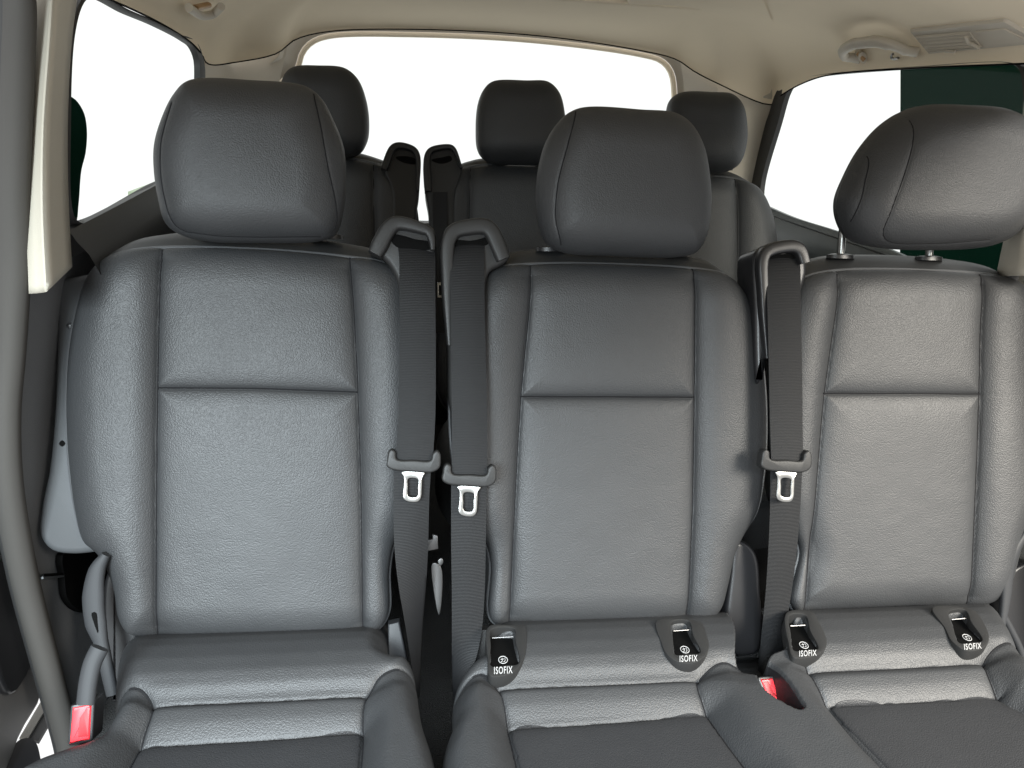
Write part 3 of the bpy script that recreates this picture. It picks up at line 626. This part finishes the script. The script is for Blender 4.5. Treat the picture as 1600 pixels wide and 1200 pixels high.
def anchor(outer, inner, bar, emb, txt, h=.006):
    o = smooth(ISO.two(outer, h), 90, True); i = smooth(ISO.two(inner, h), 90, True)
    k = int(np.argmin(((i-o[0])**2).sum(1))); i = np.roll(i, -k, 0)
    b = obj('anchor_bracket', ringslab(ISO, o, i, h, .022, .0015), M['plastic'], cu, sharp=35)
    fl = offset(i, -.0015); V = ISO.three(fl, h-.004-.016*np.clip((fl[:, 1]-fl[:, 1].min())/np.ptp(fl[:, 1]), 0, 1)); 
    return b, (V, [tuple(range(len(fl)))]), bar, emb, txt
def text_mesh(s, w_px, pl, h, box_px):
    cu_ = bpy.data.curves.new('lettering', 'FONT'); cu_.body = s; cu_.extrude = .0; cu_.offset = .012; cu_.resolution_u = 3; cu_.space_character = 1.15
    o = bpy.data.objects.new('lettering', cu_); COL.objects.link(o); bpy.context.view_layer.update()
    dg = bpy.context.evaluated_depsgraph_get(); me = o.evaluated_get(dg).to_mesh(); v = A([list(x.co) for x in me.vertices]); f = [tuple(p.vertices) for p in me.polygons]
    bpy.data.objects.remove(o)
    q = pl.two(box_px, h)    # bottom-left, bottom-right, top-left
    v = v[:, :2]; v = (v-v.min(0))/np.ptp(v, axis=0)
    xw = q[0]+v[:, :1]*(q[1]-q[0])+v[:, 1:]*(q[2]-q[0])
    return pl.three(xw, h), f
for outer, inner, bar, emb, txt in ANCHORS:
    b, fl, bar, emb, txt = anchor(outer, inner, bar, emb, txt)
    obj('recess', fl, M['void'], b)
    obj('anchor_bar', tube(ISO.three(ISO.two(bar, .0), 0.0), .0010, k=8), M['steel'], b)
    c = ISO.two([emb], .002)[0]; a = np.linspace(0, 2*math.pi, 24, endpoint=False); rr = .0062
    ring = tube(ISO.three(c+rr*np.stack([np.cos(a), np.sin(a)], 1), .002), .0005, n=ISO.n, k=6, closed=True)
    st = [ring]
    for dx in (-.0022, .0016):
        pth = c+A([(dx+.0012, .0034), (dx+.0012, -.0010), (dx+.0004, -.0028), (dx-.0012, -.0030)]); st.append(tube(ISO.three(smooth(pth, 12), .002), .00042, n=ISO.n, k=6))
    st.append(tube(ISO.three(c+A([(-.0032, .0008), (.0012, .0016)]), .002), .0004, n=ISO.n, k=6))
    obj('emblem', merge(*st), M['white'], b)
    obj('lettering', text_mesh('ISOFIX', 0, ISO, .0064, txt), M['white'], b, sharp=0)
plate('fold_handle_plate', s2, [(763, 984), (763, 1052), (731, 1054), (744, 1010), (748, 984)], -.006, .02, .003, M['plastic'], sm=False)
plate('fold_handle_plate', s2, [(1227, 950), (1227, 1023), (1202, 1023), (1214, 985)], -.006, .02, .003, M['levergrey'], sm=False)
plate('hinge_cover', s2, [(1150, 846), (1170, 850), (1184, 868), (1190, 920), (1186, 1020), (1140, 1020), (1141, 900)], -.03, .05, .009, M['black'])
LR = Plane((0, .945, .36), 20)
lv = obj('recliner_lever', tube(LR.three(smooth(LR.two([(1602, 830), (1583, 866), (1574, 895), (1571, 930), (1567, 960), (1562, 988)]), 50)), np.interp(np.linspace(0, 1, 50), [0, .2, .45, .7, 1], [.005, .008, .011, .008, .005]), .006, n=LR.n, k=16, p=2.6), M['levergrey'], s2)
obj('recliner_lever', tube(LR.three(smooth(LR.two([(1568, 962), (1580, 985), (1592, 1010), (1602, 1040)]), 30)), .006, .005, n=LR.n, k=12), M['levergrey'], s2)
plate('hinge_cover', s2, [(1575, 900), (1620, 880), (1660, 1000), (1640, 1060), (1600, 1045), (1565, 990)], -.06, .03, .006, M['black'])

# ------------------------------------------------ third row
RH = Plane((0, 1.83, 1.03), 12)
def rear_seat(name, label, cat, loc, backs, heads, guides, xs):
    r = thing(name, label, cat, loc, 'seats of the third row')
    for b, l, rr_ in backs: backrest(REAR, r, b, l, rr_, None, 110, 130)
    for h, pp in heads:
        o = headrest(RH, r, h, [], .05, .06, (70, 64)); posts(RH, o, pp)
    for b, rim, sl in guides: guide(REAR, r, b, rim, sl, rs=.7)
    y0 = 1.34
    q = smooth(A([(xs[0], y0+.42), (xs[1], y0+.42), (xs[1], y0), (xs[0], y0)]), 120, True); Zp = Plane((0, 0, .34), 90)
    V, Fc = slab(Zp, np.stack([q[:, 0], q[:, 1]], 1), .02, .12, .035, 6); obj('seat_cushion', (V, Fc), M['leather'], r, sharp=60)
    obj('seat_base', box(((xs[0]+xs[1])/2, y0+.24, .145), (xs[1]-xs[0]-.08, .38, .19)), M['shell'], r)
    return r
rear_seat('single_seat', 'black single seat in the back row, behind the left front seat', 'car seat', (-.44, 1.55, .05),
    [([(330, 285), (350, 262), (430, 250), (540, 248), (590, 257), (620, 268), (640, 290), (652, 340), (654, 500), (645, 640), (380, 640), (340, 500), (325, 350)], [(378, 250), (378, 640)], [(583, 250), (584, 330), (586, 640)])],
    [([(460, 106), (500, 104), (540, 108), (560, 125), (572, 155), (577, 190), (574, 222), (560, 242), (530, 247), (470, 245), (448, 232), (437, 195), (437, 150), (445, 118)], [(480, 240), (545, 238)])],
    [([(600, 264), (614, 230), (624, 226), (648, 233), (655, 242), (655, 300), (650, 335), (648, 420), (616, 420), (612, 300)], [(600, 266), (614, 233), (624, 229), (646, 235), (652, 244), (653, 300)], [(618, 246), (630, 244), (648, 248), (650, 256), (630, 254)])], (-.70, -.28))
rear_seat('double_seat', 'black double bench in the back row, behind the middle and right front headrests', 'car seat', (.26, 1.55, .05),
    [([(680, 345), (690, 292), (712, 268), (735, 261), (760, 258), (840, 260), (890, 262), (922, 270), (945, 295), (960, 345), (965, 500), (960, 640), (700, 640), (682, 500)], [(736, 255), (733, 350), (730, 640)], [(905, 255), (910, 350), (910, 640)]),
     ([(985, 345), (1000, 302), (1020, 285), (1050, 277), (1110, 276), (1150, 280), (1182, 295), (1202, 328), (1211, 365), (1215, 500), (1210, 630), (1000, 630), (982, 500)], [(1035, 270), (1032, 350), (1030, 630)], [(1153, 272), (1155, 350), (1155, 630)])],
    [([(770, 128), (820, 127), (855, 129), (873, 146), (882, 180), (883, 215), (876, 244), (855, 256), (800, 258), (765, 255), (747, 238), (743, 200), (747, 160), (757, 138)], [(775, 250), (850, 250)]),
     ([(1060, 146), (1110, 145), (1140, 148), (1157, 165), (1164, 195), (1163, 230), (1152, 258), (1130, 270), (1075, 272), (1052, 262), (1042, 225), (1041, 185), (1046, 158)], [(1070, 264), (1130, 264)])],
    [([(665, 300), (665, 242), (672, 233), (704, 227), (710, 231), (722, 262), (712, 300), (704, 420), (676, 420), (670, 330)], [(669, 300), (668, 245), (674, 236), (703, 231), (709, 235), (721, 264)], [(674, 250), (690, 246), (704, 244), (706, 250), (690, 256)])], (-.14, .62))

# ================================================================== seat belts
def ribbon(pl, E, n=70, th=.0012, crown=0.0):
    E = smooth(E, n); Lp = [pl.pix(a, b, hl) for a, b, c, d, hl, hr_ in E]; Rp = [pl.pix(c, d, hr_) for a, b, c, d, hl, hr_ in E]
    rows = []
    for u in np.linspace(0, 1, 13): rows.append(A(Lp)*(1-u)+A(Rp)*u+pl.n*crown*math.sin(math.pi*u))
    F0 = np.stack(rows, 1); Bk = F0[:, ::-1]-pl.n*th
    return np.concatenate([F0, Bk], 1).reshape(-1, 3), [tuple(f) for f in grid_faces(len(E), 26, 0, True)]+[tuple(range(26))[::-1], tuple(range((len(E)-1)*26, len(E)*26))]
def seat_belt(name, label, upper, lower, dx, dy, sx=1.0):
    b = thing(name, label, 'seat belt', SEAT.pix((upper[-1][0]+upper[-1][2])/2, upper[-1][1], .03), 'seat belts hanging in front of the second row')
    w = obj('webbing', ribbon(SEAT, upper, crown=.0018), M['web'], b, sharp=60)
    obj('lower_webbing', ribbon(SEAT, lower, crown=.002), M['web'], b, sharp=60)
    sh_ = lambda pts: [(647+(x-647)*sx+dx, y+dy) for x, y in pts]
    t = plate('tongue', b, sh_([(604, 728), (605, 716), (607, 706), (612, 702), (618, 706), (620, 717), (648, 719), (673, 719), (676, 709), (683, 704), (688, 709), (689, 720), (687, 731), (676, 738), (645, 737.5), (612, 734)]), .052, .016, .003, M['plastic'], 160)
    o = smooth(SEAT.two(sh_([(628, 738), (664, 739), (660, 746), (659, 760), (657, 779), (652, 784), (636, 783), (630, 778), (631, 760), (631, 746)]), .046), 80, True)
    i = smooth(SEAT.two(sh_([(638, 748), (653, 749), (653, 762), (651.5, 776), (638, 775), (637, 762)]), .046), 80, True)
    k = int(np.argmin(((i-o[0])**2).sum(1))); i = np.roll(i, -k, 0)
    obj('latch_plate', ringslab(SEAT, o, i, .046, .003, .001), M['chrome'], t, sharp=40)
    return b
seat_belt('seat_belt', 'black belt hanging down the inner edge of the single left seat', [(620, 375, 679, 386, .006, .006), (623, 395, 680, 400, .016, .014), (624, 450, 680, 455, .03, .03), (624, 560, 681, 562, .038, .038), (622, 650, 680, 652, .042, .042), (618, 722, 676, 724, .044, .044)],
          [(616, 722, 674, 724, .034, .034), (615, 770, 671, 772, .032, .03), (616, 850, 669, 850, .03, .02), (622, 910, 666, 910, .03, .01), (632, 970, 661, 970, .03, 0.0), (643, 1040, 657, 1040, .03, .0), (649, 1090, 656, 1090, .02, .0)], 0, 0)
seat_belt('seat_belt', 'black belt hanging in front of the middle backrest, tongue lowest of the three', [(703, 378, 758, 372, .006, .006), (703, 392, 757, 390, .016, .016), (704, 450, 757, 450, .03, .03), (705, 560, 759, 560, .038, .038), (706, 650, 761, 650, .042, .042), (706, 745, 761, 745, .044, .044)],
          [(705, 745, 760, 745, .034, .034), (705, 850, 759, 850, .028, .028), (706, 930, 757, 930, .02, .02), (706, 990, 752, 990, .012, .015), (706, 1040, 740, 1040, .0, .02), (707, 1075, 722, 1075, .0, .02), (709, 1100, 714, 1100, .0, .02)], 87, 22.5)
seat_belt('seat_belt', 'black belt hanging between the middle and the right backrest', [(1193, 396, 1246, 393, .006, .006), (1196, 412, 1250, 410, .016, .014), (1199, 480, 1251, 480, .03, .03), (1201, 560, 1253, 560, .036, .036), (1203, 650, 1254, 650, .040, .040), (1205, 720, 1255, 722, .044, .044)],
          [(1204, 720, 1254, 722, .034, .034), (1203, 800, 1250, 800, .026, .026), (1200, 870, 1244, 870, .018, .018), (1196, 930, 1236, 930, .01, .01), (1190, 990, 1224, 990, .0, .006), (1186, 1030, 1202, 1030, -.01, .0), (1184, 1055, 1190, 1055, -.01, 0)], 583, 0, .94)
# belt latch of the back row seen in the gap
rb_ = thing('rear_seat_belt', 'pale belt tongue of the back row seen in the gap between left and middle seats', 'seat belt', REAR.pix(688, 453, .02))
obj('webbing', ribbon(REAR, [(676, 300, 699, 300, .02, .02), (677, 380, 699, 380, .03, .03), (678, 440, 698, 440, .03, .03), (678, 520, 698, 520, .03, .03)]), M['web'], rb_)
o_ = REAR.two([(683, 441), (694, 441), (693.5, 465), (683.5, 465)], .036); i_ = REAR.two([(685.5, 445.5), (691.5, 445.5), (691, 461.5), (685.5, 461.5)], .036)
obj('latch_plate', ringslab(REAR, o_, i_, .036, .003, .0006), M['chrome'], rb_)
# ================================================================== buckles
def buckle(label, face, h, rec, p0, stalk, depth, relief):
    pl = Plane(p0, rec); r = thing('seat_belt_buckle', label, 'buckle', pl.pix(*np.mean(face, 0), h), 'red seat belt buckles')
    q = pl.two(face, h); qs = resample(smooth(np.vstack([q]), 60, True), 60, True) if False else resample(q, 64, True)
    obj('housing', slab(pl, offset(qs, -.0022), h-.0015, depth, .002), M['black'], r, sharp=20)
    bt = obj('button', slab(pl, offset(qs, .0012), h, .004, .0016), M['red'], r, sharp=20)
    obj('button_relief', slab(pl, resample(pl.two(relief, h), 48, True), h+.0006, .002, .0005), M['reddark'], bt, sharp=20)
    if stalk: obj('stalk', tube(pl.three(smooth(pl.two(stalk), 30)), .011, .006, n=pl.n, k=14, p=2.6), M['levergrey'], r)
    return r
buckle('red buckle beside the left seat cushion by the door opening', [(112, 1105), (144, 1099), (141, 1157), (107, 1164)], .0, 25, (0, .785, .33), [(156, 1012), (145, 1035), (138, 1065), (134, 1100)], .03, [(125, 1122), (136, 1105), (141, 1105), (138, 1150), (122, 1152)])
buckle('red buckle sunk in the bench cushion between middle and right places', [(1187, 1060), (1208, 1058), (1222, 1098), (1203, 1101)], .0, 45, (0, .85, .353), None, .03, [(1192, 1066), (1200, 1064), (1214, 1096), (1206, 1098)])

# ================================================================== roof fittings
def cpath(pts, lift, n=40): return A([on_ceiling(a, b, lift)[0] for a, b in smooth(pts, n)])
def cn(px, py): return on_ceiling(px, py)[1]
N1 = cn(1385, 75)
gh = thing('grab_handle', 'beige grab handle with coat hook on the right roof edge', 'grab handle', on_ceiling(1385, 85)[0])
hp = smooth([(1346, 92), (1331, 74), (1331, 60), (1345, 48), (1382, 42), (1404, 47), (1422, 60), (1437, 80)], 50)
lift = np.interp(np.linspace(0, 1, 50), [0, .12, .3, .7, .9, 1], [.002, .022, .03, .03, .02, .004])
obj('grip', tube(A([on_ceiling(a, b)[0]+on_ceiling(a, b)[1]*l for (a, b), l in zip(hp, lift)]), np.interp(np.linspace(0, 1, 50), [0, .7, 1], [.0105, .0115, .009]), .0085, n=N1, k=16, p=2.6), M['trim'], gh)
obj('grip_base', tube(A([on_ceiling(1344, 82, .003)[0], on_ceiling(1355, 86, .010)[0]]), .014, .008, n=N1, k=16), M['trim'], gh)
obj('spring_cover', tube(A([on_ceiling(1346, 76, .012)[0], on_ceiling(1357, 90, .010)[0]]), .005, .004, n=N1, k=12), M['amber'], gh)
obj('coat_hook', tube(cpath([(1403, 78), (1401, 84), (1406, 88), (1412, 85)], .012, 16), .0025, k=10), M['chrome'], gh)
av = thing('air_vent', 'flat beige roof vent with slats at the right edge', 'air vent', on_ceiling(1510, 60)[0])
def cpatch(quad, nu, nv, lift, hfun=None):
    (a, b, c, d) = [A(q, float) for q in quad]; V = []      # TL, TR, BR, BL in the picture
    for j in range(nv):
        for i in range(nu):
            u, v = i/(nu-1), j/(nv-1); p = (a*(1-u)+b*u)*(1-v)+(d*(1-u)+c*u)*v
            e = min(u, 1-u, v, 1-v); L = lift*(1 if e > 0 else 0)-(.004 if e == 0 else 0)
            if hfun: L += hfun(u, v)
            V.append(on_ceiling(*p, L)[0])
    return A(V), grid_faces(nv, nu)
obj('vent_frame', cpatch([(1420, 45), (1572, 27), (1640, 66), (1452, 84)], 40, 20, .005), M['trim'], av)
obj('slat_panel', cpatch([(1431, 52), (1520, 45), (1541, 71), (1455, 79)], 60, 44, .007, lambda u, v: .0022*math.sin(v*5*2*math.pi)*(1 if .04 < u < .96 and .04 < v < .96 else 0)), M['trim'], av)
obj('plain_panel', cpatch([(1524, 43), (1572, 38), (1625, 64), (1546, 70)], 20, 14, .007), M['trim'], av)
obj('divider', tube(cpath([(1519, 46), (1524, 56), (1534, 62), (1541, 66)], .014, 16), .003, k=8), M['trim'], av)
obj('knob', tube(cpath([(1489, 72), (1504, 73)], .015, 6), .0025, k=8), M['trim'], av)
rp = [(985, 1), (1040, 3), (1090, 6), (1140, 11), (1178, 19), (1207, 31)]
up_ = smooth(rp, 30); V_ = []
for f_, l_ in ((0, -.004), (.02, .006), (.08, .011), (.4, .012), (1, .012)):
    for a_, b_ in up_: V_.append(on_ceiling(a_-20*f_, b_-45*f_, l_*min(1, .15+(1207-a_)/160))[0])
struct('ceiling_raised_panel', (A(V_), grid_faces(5, 30)), M['head'], ceiling)
gl = thing('grab_handle', 'brownish grab handle cut by the top edge, upper left', 'grab handle', on_ceiling(310, 4)[0])
obj('grip', tube(cpath([(284, -4), (292, 2), (304, 10), (322, 8), (338, -6)], .02, 24), .008, k=14), M['trim'], gl)
obj('spring_cover', tube(cpath([(296, 2), (318, -3)], .014, 8), .010, .006, k=12), M['amber'], gl)
